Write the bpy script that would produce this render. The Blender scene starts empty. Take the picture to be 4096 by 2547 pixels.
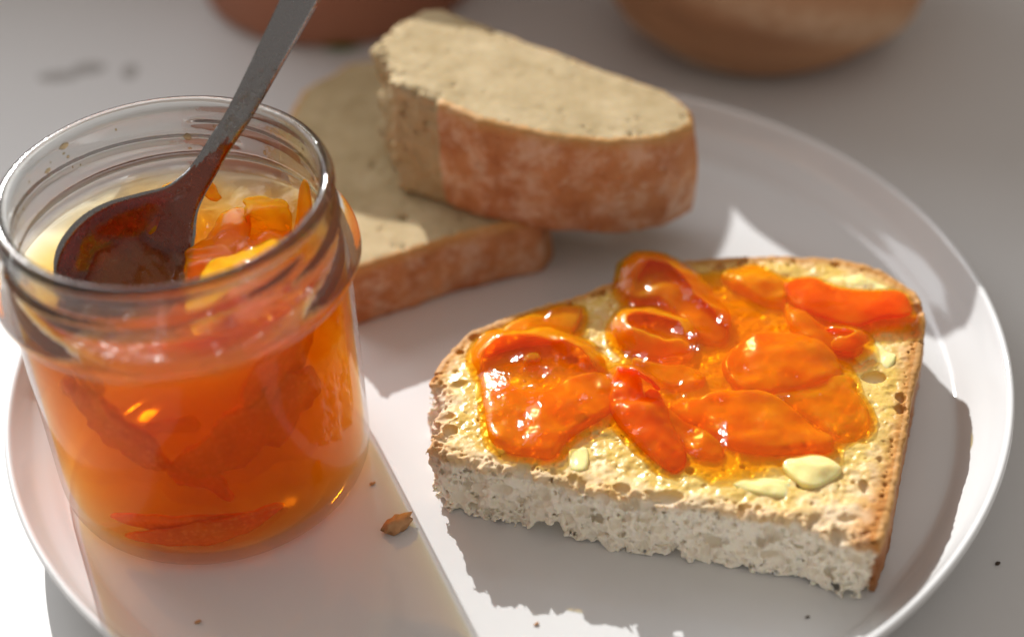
import bpy, math, random
import numpy as np
from mathutils import Vector, Matrix
random.seed(7)
rng = np.random.default_rng(11)
S = 0.01                      # every length below is written in centimetres
scene = bpy.context.scene
C = scene.collection

# ------------------------------------------------------------------ camera
def cam_matrix(pos, pitch, roll):
    fw = Vector((0, math.cos(pitch), -math.sin(pitch)))
    rt = Vector((1, 0, 0)); up = rt.cross(fw)
    r2 = rt * math.cos(roll) + up * math.sin(roll)
    u2 = up * math.cos(roll) - rt * math.sin(roll)
    m = Matrix((r2, u2, -fw)).transposed().to_4x4()
    m.translation = Vector(pos) * S
    return m
cd = bpy.data.cameras.new('camera'); cam = bpy.data.objects.new('camera', cd); C.objects.link(cam)
cam.matrix_world = cam_matrix((0.184, -32.40, 29.72), math.radians(39.72), math.radians(-3.0))
cd.sensor_fit = 'HORIZONTAL'; cd.sensor_width = 36.0; cd.lens = 36.0 * 7000.6 / 4096
cd.clip_start = 0.005; cd.clip_end = 50
cd.dof.use_dof = True; cd.dof.focus_distance = 39.7 * S; cd.dof.aperture_fstop = 4.9
scene.camera = cam

# ------------------------------------------------------------------ light
SUN_EL = math.radians(32.0)
SUN_TRAVEL = Vector((0.345, -0.939, 0)).normalized() * math.cos(SUN_EL) + Vector((0, 0, -math.sin(SUN_EL)))
sd = bpy.data.lights.new('sunlight', 'SUN'); sd.energy = 4.3; sd.angle = math.radians(0.55); sd.color = (1.0, 0.98, 0.95)
sun = bpy.data.objects.new('sunlight', sd); C.objects.link(sun)
sun.rotation_euler = SUN_TRAVEL.to_track_quat('-Z', 'Y').to_euler()
wd = bpy.data.lights.new('fill_light', 'AREA'); wd.shape = 'RECTANGLE'; wd.size = 0.6; wd.size_y = 0.5  # added soft fill lamp, out of view, brightens the far left table
wd.energy = 3.2; wd.color = (0.93, 0.96, 1.0)
wl = bpy.data.objects.new('fill_light', wd); C.objects.link(wl)
wl.location = (-0.48, 0.62, 0.55)
wl.rotation_euler = (Vector((-0.06, 0.08, 0)) - Vector(wl.location)).to_track_quat('-Z', 'Y').to_euler()
world = bpy.data.worlds.new('World'); scene.world = world; world.use_nodes = True
bg = world.node_tree.nodes['Background']; bg.inputs[0].default_value = (1.0, 0.90, 0.82, 1); bg.inputs[1].default_value = 0.35
vs = scene.view_settings; vs.view_transform = 'Standard'; vs.look = 'None'; vs.exposure = 0.25; vs.gamma = 1.0
cy = scene.cycles
cy.max_bounces = 12; cy.diffuse_bounces = 4; cy.glossy_bounces = 6; cy.transmission_bounces = 12
cy.volume_bounces = 3; cy.transparent_max_bounces = 28; cy.sample_clamp_indirect = 4.0
cy.use_denoising = True; cy.use_adaptive_sampling = True; cy.adaptive_threshold = 0.02

# ------------------------------------------------------------------ node helpers
def mat(name):
    m = bpy.data.materials.new(name); m.use_nodes = True
    nt = m.node_tree; nt.nodes.clear()
    out = nt.nodes.new('ShaderNodeOutputMaterial')
    return m, nt, out
def nd(nt, t, **kw):
    n = nt.nodes.new(t)
    for k, v in kw.items():
        if k.startswith('i_'):
            key = k[2:].replace('_', ' ')
            n.inputs[key].default_value = v
        else:
            setattr(n, k, v)
    return n
def lk(nt, a, b): nt.links.new(a, b)
def setin(nt, sock, v):
    if hasattr(v, 'links') or isinstance(v, bpy.types.NodeSocket): nt.links.new(v, sock)
    else: sock.default_value = v
def objco(nt): return nd(nt, 'ShaderNodeTexCoord').outputs['Object']
def noise(nt, co, scale, detail=3, rough=0.55, dist=0.0):
    n = nd(nt, 'ShaderNodeTexNoise'); n.inputs['Scale'].default_value = scale
    n.inputs['Detail'].default_value = detail; n.inputs['Roughness'].default_value = rough
    n.inputs['Distortion'].default_value = dist
    lk(nt, co, n.inputs['Vector']); return n.outputs['Fac']
def ramp(nt, fac, stops):
    r = nd(nt, 'ShaderNodeValToRGB'); e = r.color_ramp.elements
    while len(e) < len(stops): e.new(0.5)
    for k, (p, c) in enumerate(stops):
        e[k].position = p; e[k].color = (c, c, c, 1) if isinstance(c, (int, float)) else (*c, 1)
    lk(nt, fac, r.inputs[0]); return r.outputs['Color']
def mixc(nt, fac, a, b, mode='MIX'):
    m = nd(nt, 'ShaderNodeMix', data_type='RGBA', blend_type=mode)
    setin(nt, m.inputs[0], fac)
    for s, v in ((m.inputs[6], a), (m.inputs[7], b)):
        if isinstance(v, tuple): s.default_value = (*v, 1) if len(v) == 3 else v
        else: lk(nt, v, s)
    return m.outputs[2]
def math_(nt, op, a, b=0.0, c=None):
    m = nd(nt, 'ShaderNodeMath', operation=op)
    setin(nt, m.inputs[0], a); setin(nt, m.inputs[1], b)
    if c is not None: setin(nt, m.inputs[2], c)
    return m.outputs[0]
def bump(nt, h, strength, dist):
    b = nd(nt, 'ShaderNodeBump'); b.inputs['Strength'].default_value = strength
    b.inputs['Distance'].default_value = dist * S; lk(nt, h, b.inputs['Height']); return b.outputs['Normal']
def attr(nt, name):
    a = nd(nt, 'ShaderNodeAttribute'); a.attribute_name = name; return a.outputs['Fac']
def principled(nt, out, **kw):
    p = nd(nt, 'ShaderNodeBsdfPrincipled')
    for k, v in kw.items():
        s = p.inputs[k.replace('_', ' ')]
        if isinstance(v, tuple) and len(v) == 3 and s.type == 'RGBA': v = (*v, 1)
        setin(nt, s, v)
    lk(nt, p.outputs[0], out.inputs['Surface']); return p

def clear_surface(nt, out, ior, tint, gloss_rough, refr, normal=None, f0=0.04, refr_rough=0.0):
    """clear glass or jelly: mirror reflection by facing angle over light that passes bent and light that passes straight"""
    lw = nd(nt, 'ShaderNodeLayerWeight'); lw.inputs['Blend'].default_value = 0.5
    if normal: lk(nt, normal, lw.inputs['Normal'])
    p5 = math_(nt, 'POWER', lw.outputs['Facing'], 5.0)
    fac = math_(nt, 'MULTIPLY_ADD', p5, 0.85 - f0, f0)
    gl = nd(nt, 'ShaderNodeBsdfGlossy'); gl.inputs['Roughness'].default_value = gloss_rough
    rf = nd(nt, 'ShaderNodeBsdfRefraction'); rf.inputs['IOR'].default_value = ior; rf.inputs['Roughness'].default_value = refr_rough
    tr = nd(nt, 'ShaderNodeBsdfTransparent')
    for n in (rf, tr):
        if isinstance(tint, tuple): n.inputs['Color'].default_value = (*tint, 1)
        else: lk(nt, tint, n.inputs['Color'])
    if normal:
        lk(nt, normal, gl.inputs['Normal']); lk(nt, normal, rf.inputs['Normal'])
    m1 = nd(nt, 'ShaderNodeMixShader'); m1.inputs[0].default_value = refr
    lk(nt, tr.outputs[0], m1.inputs[1]); lk(nt, rf.outputs[0], m1.inputs[2])
    m2 = nd(nt, 'ShaderNodeMixShader'); lk(nt, fac, m2.inputs[0])
    lk(nt, m1.outputs[0], m2.inputs[1]); lk(nt, gl.outputs[0], m2.inputs[2])
    lk(nt, m2.outputs[0], out.inputs['Surface'])
    return m2

# ------------------------------------------------------------------ mesh helpers
def new_mesh(name, V, F, attrs=None, smooth=True):
    me = bpy.data.meshes.new(name)
    V = np.asarray(V, dtype=np.float64) * S
    if isinstance(F, np.ndarray):
        n, k = F.shape
        me.vertices.add(len(V)); me.vertices.foreach_set('co', V.astype(np.float32).ravel())
        me.loops.add(n * k); me.loops.foreach_set('vertex_index', F.astype(np.int32).ravel())
        me.polygons.add(n); me.polygons.foreach_set('loop_start', np.arange(0, n * k, k, dtype=np.int32))
        me.update(calc_edges=True); me.validate()
    else:
        me.from_pydata(V.tolist(), [], F); me.update()
    if smooth: me.polygons.foreach_set('use_smooth', np.ones(len(me.polygons), dtype=bool))
    for k, a in (attrs or {}).items():
        at = me.attributes.new(k, 'FLOAT', 'POINT'); at.data.foreach_set('value', np.asarray(a, dtype=np.float32))
    return me
def add(name, me, m, parent=None, loc=None):
    o = bpy.data.objects.new(name, me); C.objects.link(o)
    if m is not None: me.materials.append(m)
    if parent: o.parent = parent
    if loc is not None: o.location = Vector(loc) * S
    return o
def tag(o, label, cat, group=None):
    o['label'] = label; o['category'] = cat
    if group: o['group'] = group
    return o
def thing(name, label, cat, loc, group=None):
    o = bpy.data.objects.new(name, None); C.objects.link(o); o.location = Vector(loc) * S
    o.empty_display_size = 0.01
    return tag(o, label, cat, group)
def rel(V, base): return np.asarray(V, float) - np.asarray(base, float)

def lathe(profile, n=128, closed=False, rfun=None):
    pr = np.asarray(profile, float); k = len(pr)
    t = np.linspace(0, 2 * np.pi, n, endpoint=False)
    T, R = np.meshgrid(t, pr[:, 0], indexing='ij'); Z = np.broadcast_to(pr[:, 1], R.shape)
    if rfun is not None: R = R + rfun(T, Z, np.broadcast_to(np.arange(k), R.shape))
    V = np.stack([R * np.cos(T), R * np.sin(T), Z], -1).reshape(-1, 3)
    F = []
    kk = k if closed else k - 1
    i, j = np.meshgrid(np.arange(n), np.arange(kk), indexing='ij')
    a = i * k + j; b = ((i + 1) % n) * k + j; c = ((i + 1) % n) * k + (j + 1) % k; d = i * k + (j + 1) % k
    return V, np.stack([a, b, c, d], -1).reshape(-1, 4)

def vnoise(P, scale, seed=0):
    """smooth value noise in [-1, 1] at points P (n,3), feature size = scale (cm)"""
    Q = P / scale + seed * 17.31
    I = np.floor(Q).astype(np.int64); f = Q - I; f = f * f * f * (f * (f * 6 - 15) + 10)
    r = 0
    for dx in (0, 1):
        for dy in (0, 1):
            for dz in (0, 1):
                h = (I[:, 0] + dx) * 374761393 + (I[:, 1] + dy) * 668265263 + (I[:, 2] + dz) * 2147483647 + seed * 1274126177
                h = (h ^ (h >> 13)) * 1274126177; h = h ^ (h >> 16)
                v = (h & 0xffff) / 32767.5 - 1
                w = (f[:, 0] if dx else 1 - f[:, 0]) * (f[:, 1] if dy else 1 - f[:, 1]) * (f[:, 2] if dz else 1 - f[:, 2])
                r = r + v * w
    return r

def surface_nets(F, origin, h):
    nx, ny, nz = F.shape
    ins = F < 0
    cn = [(a, b, c) for a in (0, 1) for b in (0, 1) for c in (0, 1)]
    sl = lambda o: (slice(o[0], nx - 1 + o[0]), slice(o[1], ny - 1 + o[1]), slice(o[2], nz - 1 + o[2]))
    cnt = np.zeros((nx - 1, ny - 1, nz - 1), np.int8)
    for o in cn: cnt += ins[sl(o)]
    act = (cnt > 0) & (cnt < 8)
    idx = np.full(act.shape, -1, np.int64); ijk = np.argwhere(act); idx[act] = np.arange(len(ijk))
    val = {o: F[ijk[:, 0] + o[0], ijk[:, 1] + o[1], ijk[:, 2] + o[2]] for o in cn}
    acc = np.zeros((len(ijk), 3)); num = np.zeros(len(ijk))
    for a in cn:
        for ax in range(3):
            if a[ax]: continue
            b = list(a); b[ax] = 1; b = tuple(b)
            va, vb = val[a], val[b]; x = (va < 0) != (vb < 0)
            t = np.where(x, va / np.where(x, va - vb, 1), 0)
            p = np.tile(np.array(a, float), (len(ijk), 1)); p[:, ax] += t
            acc[x] += p[x]; num[x] += 1
    V = (ijk + acc / num[:, None]) * h + np.asarray(origin)
    Q = []
    for ax in range(3):
        u, v = (ax + 1) % 3, (ax + 2) % 3
        s0 = [slice(None)] * 3; s1 = [slice(None)] * 3
        s0[ax] = slice(0, -1); s1[ax] = slice(1, None)
        a = ins[tuple(s0)]; b = ins[tuple(s1)]
        E = np.argwhere(a != b)
        E = E[(E[:, u] > 0) & (E[:, v] > 0) & (E[:, u] < F.shape[u] - 1) & (E[:, v] < F.shape[v] - 1)]
        fl = ins[E[:, 0], E[:, 1], E[:, 2]]
        def at(du, dv):
            e = E.copy(); e[:, u] -= du; e[:, v] -= dv
            return idx[e[:, 0], e[:, 1], e[:, 2]]
        q = np.stack([at(1, 1), at(0, 1), at(0, 0), at(1, 0)], -1)
        q[~fl] = q[~fl][:, ::-1]
        Q.append(q)
    Q = np.concatenate(Q); Q = Q[(Q >= 0).all(1)]
    return V, Q

def poly_sd(X, Y, poly):
    """signed distance (negative inside) to a closed polygon and the index of the nearest edge"""
    p = np.asarray(poly, float); n = len(p)
    best = np.full(X.shape, 1e9); ei = np.zeros(X.shape, np.int32); inside = np.zeros(X.shape, bool)
    for k in range(n):
        a, b = p[k], p[(k + 1) % n]; d = b - a
        t = np.clip(((X - a[0]) * d[0] + (Y - a[1]) * d[1]) / (d @ d + 1e-12), 0, 1)
        q = (X - a[0] - t * d[0]) ** 2 + (Y - a[1] - t * d[1]) ** 2
        m = q < best; best[m] = q[m]; ei[m] = k
        c = ((a[1] > Y) != (b[1] > Y)) & (X < (b[0] - a[0]) * (Y - a[1]) / (b[1] - a[1] + 1e-12) + a[0])
        inside ^= c
    d = np.sqrt(best); d[inside] *= -1
    return d, ei
def smooth_poly(poly, sub=6, keep=()):
    """Catmull-Rom through the points"""
    p = np.asarray(poly, float); n = len(p); out = []
    for k in range(n):
        p0, p1, p2, p3 = p[k - 1], p[k], p[(k + 1) % n], p[(k + 2) % n]
        for s in range(sub):
            t = s / sub
            out.append(.5 * ((2 * p1) + (-p0 + p2) * t + (2 * p0 - 5 * p1 + 4 * p2 - p3) * t * t + (-p0 + 3 * p1 - 3 * p2 + p3) * t ** 3))
    return np.array(out)
def spline(pts, n):
    p = np.asarray(pts, float)
    p = np.vstack([2 * p[0] - p[1], p, 2 * p[-1] - p[-2]]); m = len(p) - 3
    out = []
    for t in np.linspace(0, m - 1e-6, n):
        k = int(t); u = t - k; p0, p1, p2, p3 = p[k:k + 4]
        out.append(.5 * ((2 * p1) + (-p0 + p2) * u + (2 * p0 - 5 * p1 + 4 * p2 - p3) * u * u + (-p0 + 3 * p1 - 3 * p2 + p3) * u ** 3))
    return np.array(out)

# ------------------------------------------------------------------ materials
def make_materials():
    M = {}
    # white painted table, a little worn
    m, nt, out = mat('white_table'); co = objco(nt)
    n1 = noise(nt, co, 9, 4); n2 = noise(nt, co, 160, 3)
    col = mixc(nt, n1, (0.62, 0.62, 0.615), (0.68, 0.68, 0.675))
    sep = nd(nt, 'ShaderNodeSeparateXYZ'); lk(nt, co, sep.inputs[0])
    mark = None
    for (x, y, rx, ry) in ((-14.1, 16.85, .75, .35), (-13.2, 17.25, .6, .4), (-11.8, 16.9, .28, .5)):
        dx = math_(nt, 'DIVIDE', math_(nt, 'SUBTRACT', sep.outputs[0], x * S), rx * S)
        dy = math_(nt, 'DIVIDE', math_(nt, 'SUBTRACT', sep.outputs[1], y * S), ry * S)
        d = math_(nt, 'ADD', math_(nt, 'MULTIPLY', dx, dx), math_(nt, 'MULTIPLY', dy, dy))
        k = math_(nt, 'LESS_THAN', math_(nt, 'ADD', d, math_(nt, 'MULTIPLY', n2, .8)), 1.3)
        mark = k if mark is None else math_(nt, 'MAXIMUM', mark, k)
    col = mixc(nt, math_(nt, 'MULTIPLY', mark, .62), col, (0.16, 0.14, 0.12))
    principled(nt, out, Base_Color=col, Roughness=0.5, Normal=bump(nt, n2, .12, .02)); M['table'] = m
    # glazed porcelain
    m, nt, out = mat('porcelain'); co = objco(nt)
    n1 = noise(nt, co, 25, 3); sm = noise(nt, co, 330, 4, .7)
    ro = ramp(nt, noise(nt, co, 60, 5, .7), [(0.35, .05), (0.75, .13)])
    principled(nt, out, Base_Color=mixc(nt, n1, (0.65, 0.66, 0.665), (0.69, 0.70, 0.705)), Roughness=ro,
               Specular_IOR_Level=0.55, Normal=bump(nt, sm, .03, .02)); M['porcelain'] = m
    # bread crumb
    m, nt, out = mat('bread_crumb'); co = objco(nt)
    top = attr(nt, 'toasted'); wet = attr(nt, 'wet')
    n1 = noise(nt, co, 120, 4, .6); n2 = noise(nt, co, 420, 3, .6); n3 = noise(nt, co, 55, 3)
    base = mixc(nt, n1, (0.80, 0.71, 0.56), (0.88, 0.82, 0.70))
    tg = math_(nt, 'MULTIPLY', top, ramp(nt, n3, [(0.25, .55), (0.7, 1.0)]))
    c1 = mixc(nt, tg, base, mixc(nt, n1, (0.56, 0.32, 0.095), (0.71, 0.47, 0.18)))
    c2 = mixc(nt, ramp(nt, attr(nt, 'brown'), [(0.0, 0.0), (1.0, 1.0)]), c1, mixc(nt, n2, (0.36, 0.135, 0.03), (0.58, 0.27, 0.075)))
    c3 = mixc(nt, math_(nt, 'MULTIPLY', wet, .8), c2, mixc(nt, n1, (0.68, 0.43, 0.06), (0.80, 0.60, 0.15)))
    ro = math_(nt, 'MULTIPLY_ADD', wet, -0.62, 0.85)
    principled(nt, out, Base_Color=c3, Roughness=ro, Specular_IOR_Level=math_(nt, 'MULTIPLY_ADD', wet, .4, .2),
               Subsurface_Weight=0.35, Subsurface_Radius=(1.0, .65, .35), Subsurface_Scale=.12 * S,
               Normal=bump(nt, mixc(nt, .45, n2, noise(nt, co, 900, 2)), .8, .05)); M['crumb'] = m
    # plain untoasted crumb
    m, nt, out = mat('soft_crumb'); co = objco(nt)
    n1 = noise(nt, co, 70, 6, .7); n2 = noise(nt, co, 420, 3)
    base = mixc(nt, ramp(nt, n1, [(.3, 0.0), (.65, 1.0)]), (0.38, 0.285, 0.15), (0.53, 0.42, 0.255))
    principled(nt, out, Base_Color=base, Roughness=.9, Specular_IOR_Level=.1, Subsurface_Weight=.25,
               Subsurface_Radius=(1, .6, .3), Subsurface_Scale=.1 * S, Normal=bump(nt, n2, .5, .04)); M['soft_crumb'] = m
    # crusts
    for nm, dark, lite, flour in (('toast_crust', (0.20, 0.06, 0.018), (0.46, 0.19, 0.055), .25), ('loaf_crust', (0.36, 0.125, 0.045), (0.66, 0.33, 0.14), .75)):
        m, nt, out = mat(nm); co = objco(nt)
        n1 = noise(nt, co, 55, 5, .7); n2 = noise(nt, co, 300, 4, .6); n3 = noise(nt, co, 120, 6, .75)
        c = mixc(nt, ramp(nt, n1, [(0.3, 0.0), (0.72, 1.0)]), dark, lite)
        c = mixc(nt, math_(nt, 'MULTIPLY', ramp(nt, n3, [(0.46, 0.0), (0.62, 1.0)]), flour), c, (0.70, 0.52, 0.38))
        c = mixc(nt, attr(nt, 'pale'), c, mixc(nt, n2, (0.50, 0.24, 0.06), (0.64, 0.38, 0.13)))
        principled(nt, out, Base_Color=c, Roughness=.62, Specular_IOR_Level=.3, Normal=bump(nt, n2, .6, .05)); M[nm] = m
    # candied peel, several hues
    def peel(nm, a, b, ssc=.45, pores=0.0, solid=.30):
        m, nt, out = mat(nm); co = objco(nt)
        n1 = noise(nt, co, 90, 3, .5, .6); n2 = noise(nt, co, 330, 2, .5); n3 = noise(nt, co, 150, 2, .5)
        vo = nd(nt, 'ShaderNodeTexVoronoi'); vo.inputs['Scale'].default_value = 750; lk(nt, co, vo.inputs['Vector'])
        hh = mixc(nt, .45, n3, n2)
        col = mixc(nt, ramp(nt, n1, [(0.3, 0.0), (0.7, 1.0)]), a, b)
        if pores: col = mixc(nt, math_(nt, 'MULTIPLY', ramp(nt, vo.outputs['Distance'], [(0.1, 1.0), (.5, 0.0)]), pores), col, tuple(min(1, 1.5 * v + .03) for v in b))
        p = principled(nt, out, Base_Color=col, Roughness=.22, Specular_IOR_Level=.3,
                   Subsurface_Weight=1.0, Subsurface_Radius=(1.0, .45, .06), Subsurface_Scale=ssc * S, IOR=1.42,
                   Normal=bump(nt, hh, .35, .05))
        tr = nd(nt, 'ShaderNodeBsdfTransparent'); lk(nt, mixc(nt, n1, tuple(min(1, v ** .5) for v in a), tuple(min(1, v ** .4) for v in b)), tr.inputs['Color'])
        lw = nd(nt, 'ShaderNodeLayerWeight'); lw.inputs['Blend'].default_value = .5
        fac = math_(nt, 'ADD', math_(nt, 'MULTIPLY_ADD', lw.outputs['Facing'], .45, solid), math_(nt, 'MULTIPLY_ADD', n1, .3, -.15))
        mx = nd(nt, 'ShaderNodeMixShader'); lk(nt, fac, mx.inputs[0]); lk(nt, tr.outputs[0], mx.inputs[1]); lk(nt, p.outputs[0], mx.inputs[2])
        lk(nt, mx.outputs[0], out.inputs['Surface']); return m
    M['peel_orange'] = peel('candied_orange_peel', (0.98, 0.26, 0.001), (1.0, 0.38, 0.003))
    M['peel_red'] = peel('candied_red_peel', (0.96, 0.17, 0.001), (0.99, 0.28, 0.003))
    M['peel_amber'] = peel('candied_amber_peel', (0.96, 0.34, 0.003), (0.98, 0.45, 0.012))
    M['peel_clear'] = peel('candied_pulp', (0.95, 0.42, 0.004), (0.98, 0.54, 0.015), .45, 0, .10)
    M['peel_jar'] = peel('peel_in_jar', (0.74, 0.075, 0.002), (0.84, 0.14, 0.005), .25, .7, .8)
    # clear jelly spread on toast
    m, nt, out = mat('clear_jelly'); co = objco(nt)
    n1 = noise(nt, co, 130, 3, .5, .4); n2 = noise(nt, co, 480, 2, .5)
    nrm = bump(nt, mixc(nt, .6, n1, n2), .95, .06)
    clear_surface(nt, out, 1.25, (1.0, .98, .90), .07, .10, nrm, f0=.026)
    ab = nd(nt, 'ShaderNodeVolumeAbsorption'); ab.inputs['Color'].default_value = (1.0, .83, .02, 1); ab.inputs['Density'].default_value = 480
    sc_ = nd(nt, 'ShaderNodeVolumeScatter'); sc_.inputs['Color'].default_value = (1.0, .70, .05, 1); sc_.inputs['Density'].default_value = 45
    sc_.inputs['Anisotropy'].default_value = .4
    ad = nd(nt, 'ShaderNodeAddShader'); lk(nt, ab.outputs[0], ad.inputs[0]); lk(nt, sc_.outputs[0], ad.inputs[1])
    lk(nt, ad.outputs[0], out.inputs['Volume']); M['jelly'] = m
    # jelly in jar: free surface, and the sides that wet the glass (no reflection there)
    for nm in ('jar_jelly',):
        m, nt, out = mat(nm); co = objco(nt)
        n1 = noise(nt, co, 120, 3, .5, .5)
        cs = clear_surface(nt, out, 1.2, (1.0, .98, .93), .05, .4, bump(nt, n1, .7, .08), f0=.035)
        tr = nd(nt, 'ShaderNodeBsdfTransparent'); mx = nd(nt, 'ShaderNodeMixShader'); lk(nt, attr(nt, 'open_air'), mx.inputs[0])
        lk(nt, tr.outputs[0], mx.inputs[1]); lk(nt, cs.outputs[0], mx.inputs[2]); lk(nt, mx.outputs[0], out.inputs['Surface'])
        ab = nd(nt, 'ShaderNodeVolumeAbsorption'); ab.inputs['Color'].default_value = (.985, .735, .02, 1); ab.inputs['Density'].default_value = 140
        sc_ = nd(nt, 'ShaderNodeVolumeScatter'); sc_.inputs['Color'].default_value = (1.0, .55, .02, 1); sc_.inputs['Density'].default_value = 34
        sc_.inputs['Anisotropy'].default_value = .3
        ad = nd(nt, 'ShaderNodeAddShader'); lk(nt, ab.outputs[0], ad.inputs[0]); lk(nt, sc_.outputs[0], ad.inputs[1])
        lk(nt, ad.outputs[0], out.inputs['Volume']); M[nm] = m
    # glass: thick bent neck, thin body, and the wetted inner wall
    m, nt, out = mat('jar_glass'); co = objco(nt)
    clear_surface(nt, out, 1.5, (.985, .995, .985), .11, .8, bump(nt, mixc(nt, .5, noise(nt, co, 60, 2), noise(nt, co, 260, 3, .6)), .35, .05), f0=.06); M['glass'] = m
    m, nt, out = mat('jar_glass_body'); co = objco(nt)
    clear_surface(nt, out, 1.5, (.985, .995, .985), .06, .16, bump(nt, noise(nt, co, 45, 2), .06, .05), f0=.02); M['glass_body'] = m
    m, nt, out = mat('jar_glass_wet'); tr = nd(nt, 'ShaderNodeBsdfTransparent'); lk(nt, tr.outputs[0], out.inputs['Surface']); M['glass_wet'] = m
    # sticky residue on the glass
    m, nt, out = mat('sticky_residue'); co = objco(nt)
    n1 = noise(nt, co, 260, 4, .6)
    clear_surface(nt, out, 1.36, mixc(nt, n1, (1.0, .96, .84), (1.0, .86, .6)), .08, .4, bump(nt, n1, .7, .05), f0=.06); M['residue'] = m
    # butter
    m, nt, out = mat('butter'); co = objco(nt)
    n1 = noise(nt, co, 160, 3)
    principled(nt, out, Base_Color=mixc(nt, n1, (0.92, 0.74, 0.27), (0.95, 0.84, 0.44)), Roughness=.2, Subsurface_Weight=.8,
               Subsurface_Radius=(1, .7, .25), Subsurface_Scale=.2 * S, Normal=bump(nt, n1, .5, .05)); M['butter'] = m
    # steel
    m, nt, out = mat('brushed_steel'); co = objco(nt)
    n1 = noise(nt, co, 150, 3, .6, .8); n2 = noise(nt, co, 700, 3)
    principled(nt, out, Base_Color=(0.25, 0.25, 0.255), Metallic=1.0, Roughness=ramp(nt, n2, [(0.3, .2), (0.8, .36)]),
               Normal=bump(nt, n1, .6, .06)); M['steel'] = m
    m, nt, out = mat('marmalade_film'); co = objco(nt)
    n1 = noise(nt, co, 150, 3, .5, .5)
    clear_surface(nt, out, 1.3, mixc(nt, n1, (.84, .32, .15), (.87, .36, .17)), .12, .05, bump(nt, n1, .22, .03), f0=.07); M['film'] = m
    # terracotta
    m, nt, out = mat('terracotta'); co = objco(nt)
    n1 = noise(nt, co, 18, 4); n2 = noise(nt, co, 200, 3)
    principled(nt, out, Base_Color=mixc(nt, n1, (0.36, 0.135, 0.075), (0.48, 0.20, 0.11)), Roughness=.8, Normal=bump(nt, n2, .3, .03)); M['terracotta'] = m
    m, nt, out = mat('soil'); co = objco(nt)
    principled(nt, out, Base_Color=mixc(nt, noise(nt, co, 200, 4), (.03, .02, .012), (.09, .06, .04)), Roughness=.95); M['soil'] = m
    m, nt, out = mat('green_leaf'); co = objco(nt)
    principled(nt, out, Base_Color=mixc(nt, noise(nt, co, 90, 3), (.10, .16, .03), (.20, .27, .06)), Roughness=.5, Subsurface_Weight=.2,
               Subsurface_Scale=.05 * S); M['leaf'] = m
    # big loaf
    m, nt, out = mat('rustic_crust'); co = objco(nt)
    w = attr(nt, 'groove'); n1 = noise(nt, co, 30, 4, .6); n2 = noise(nt, co, 170, 4)
    c = mixc(nt, n1, (0.36, 0.17, 0.085), (0.58, 0.31, 0.155))
    c = mixc(nt, math_(nt, 'MULTIPLY', w, ramp(nt, n2, [(.3, .25), (.7, .75)])), c, (0.74, 0.52, 0.34))
    principled(nt, out, Base_Color=c, Roughness=.75, Normal=bump(nt, n2, .5, .08)); M['rustic'] = m
    m, nt, out = mat('crust_flake'); co = objco(nt); n1 = noise(nt, co, 500, 4)
    principled(nt, out, Base_Color=mixc(nt, n1, (.36, .15, .05), (.66, .38, .18)), Roughness=.7, Normal=bump(nt, n1, .8, .05)); M['flake'] = m
    m, nt, out = mat('plaster'); co = objco(nt)
    principled(nt, out, Base_Color=mixc(nt, noise(nt, co, 12, 4), (.62, .60, .57), (.70, .68, .65)), Roughness=.8); M['plaster'] = m
    return M
M = make_materials()

# ------------------------------------------------------------------ setting: table and an unseen low wall added to shade the far half
TR = 75
TF = -17
V = [(-TR, TF, 0), (TR, TF, 0), (TR, 30, 0), (-TR, 30, 0), (-TR, TF, -4), (TR, TF, -4), (TR, 30, -4), (-TR, 30, -4)]
tb = add('table', new_mesh('table', V, [(0, 1, 2, 3), (7, 6, 5, 4), (0, 4, 5, 1), (1, 5, 6, 2), (2, 6, 7, 3), (3, 7, 4, 0)], smooth=False), M['table'])
tb['kind'] = 'structure'
def box(x0, x1, y0, y1, z0, z1):
    V = [(x, y, z) for z in (z0, z1) for y in (y0, y1) for x in (x0, x1)]
    return V, [(0, 2, 3, 1), (4, 5, 7, 6), (0, 1, 5, 4), (2, 6, 7, 3), (0, 4, 6, 2), (1, 3, 7, 5)]
V, F = box(-TR, TR, 30.3, 42, -60, 14.6)
sl_ = add('shade_wall', new_mesh('shade_wall', V, F, smooth=False), M['plaster']); sl_['kind'] = 'structure'

# ------------------------------------------------------------------ plate
def build_plate():
    pr = []
    for r in np.linspace(0.001, 10.4, 8): pr.append((r, .70))
    pr += [(10.72, .702), (10.84, .712), (10.93, .75), (11.0, .81), (11.10, .90), (11.28, 1.09), (11.47, 1.23), (11.62, 1.45), (11.74, 1.66), (11.83, 1.84)]
    pr += [(11.865, 1.92), (11.905, 1.975), (11.955, 2.0), (12.01, 1.985), (12.045, 1.93), (12.035, 1.85), (11.97, 1.70), (11.75, 1.32), (11.45, .95), (11.0, .62), (10.3, .42), (8.6, .34)]
    pr += [(8.1, .30), (8.0, .02), (7.85, 0.004), (7.6, 0.02), (7.5, .30), (.001, .36)]
    base = (0, 0, 0)
    V, F = lathe(pr, 256)
    o = add('plate', new_mesh('plate', V, F), M['porcelain'])
    return tag(o, 'round white glazed plate with raised rim holding the toast, jar and bread', 'plate')
build_plate()
PZ = 0.702

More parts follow.
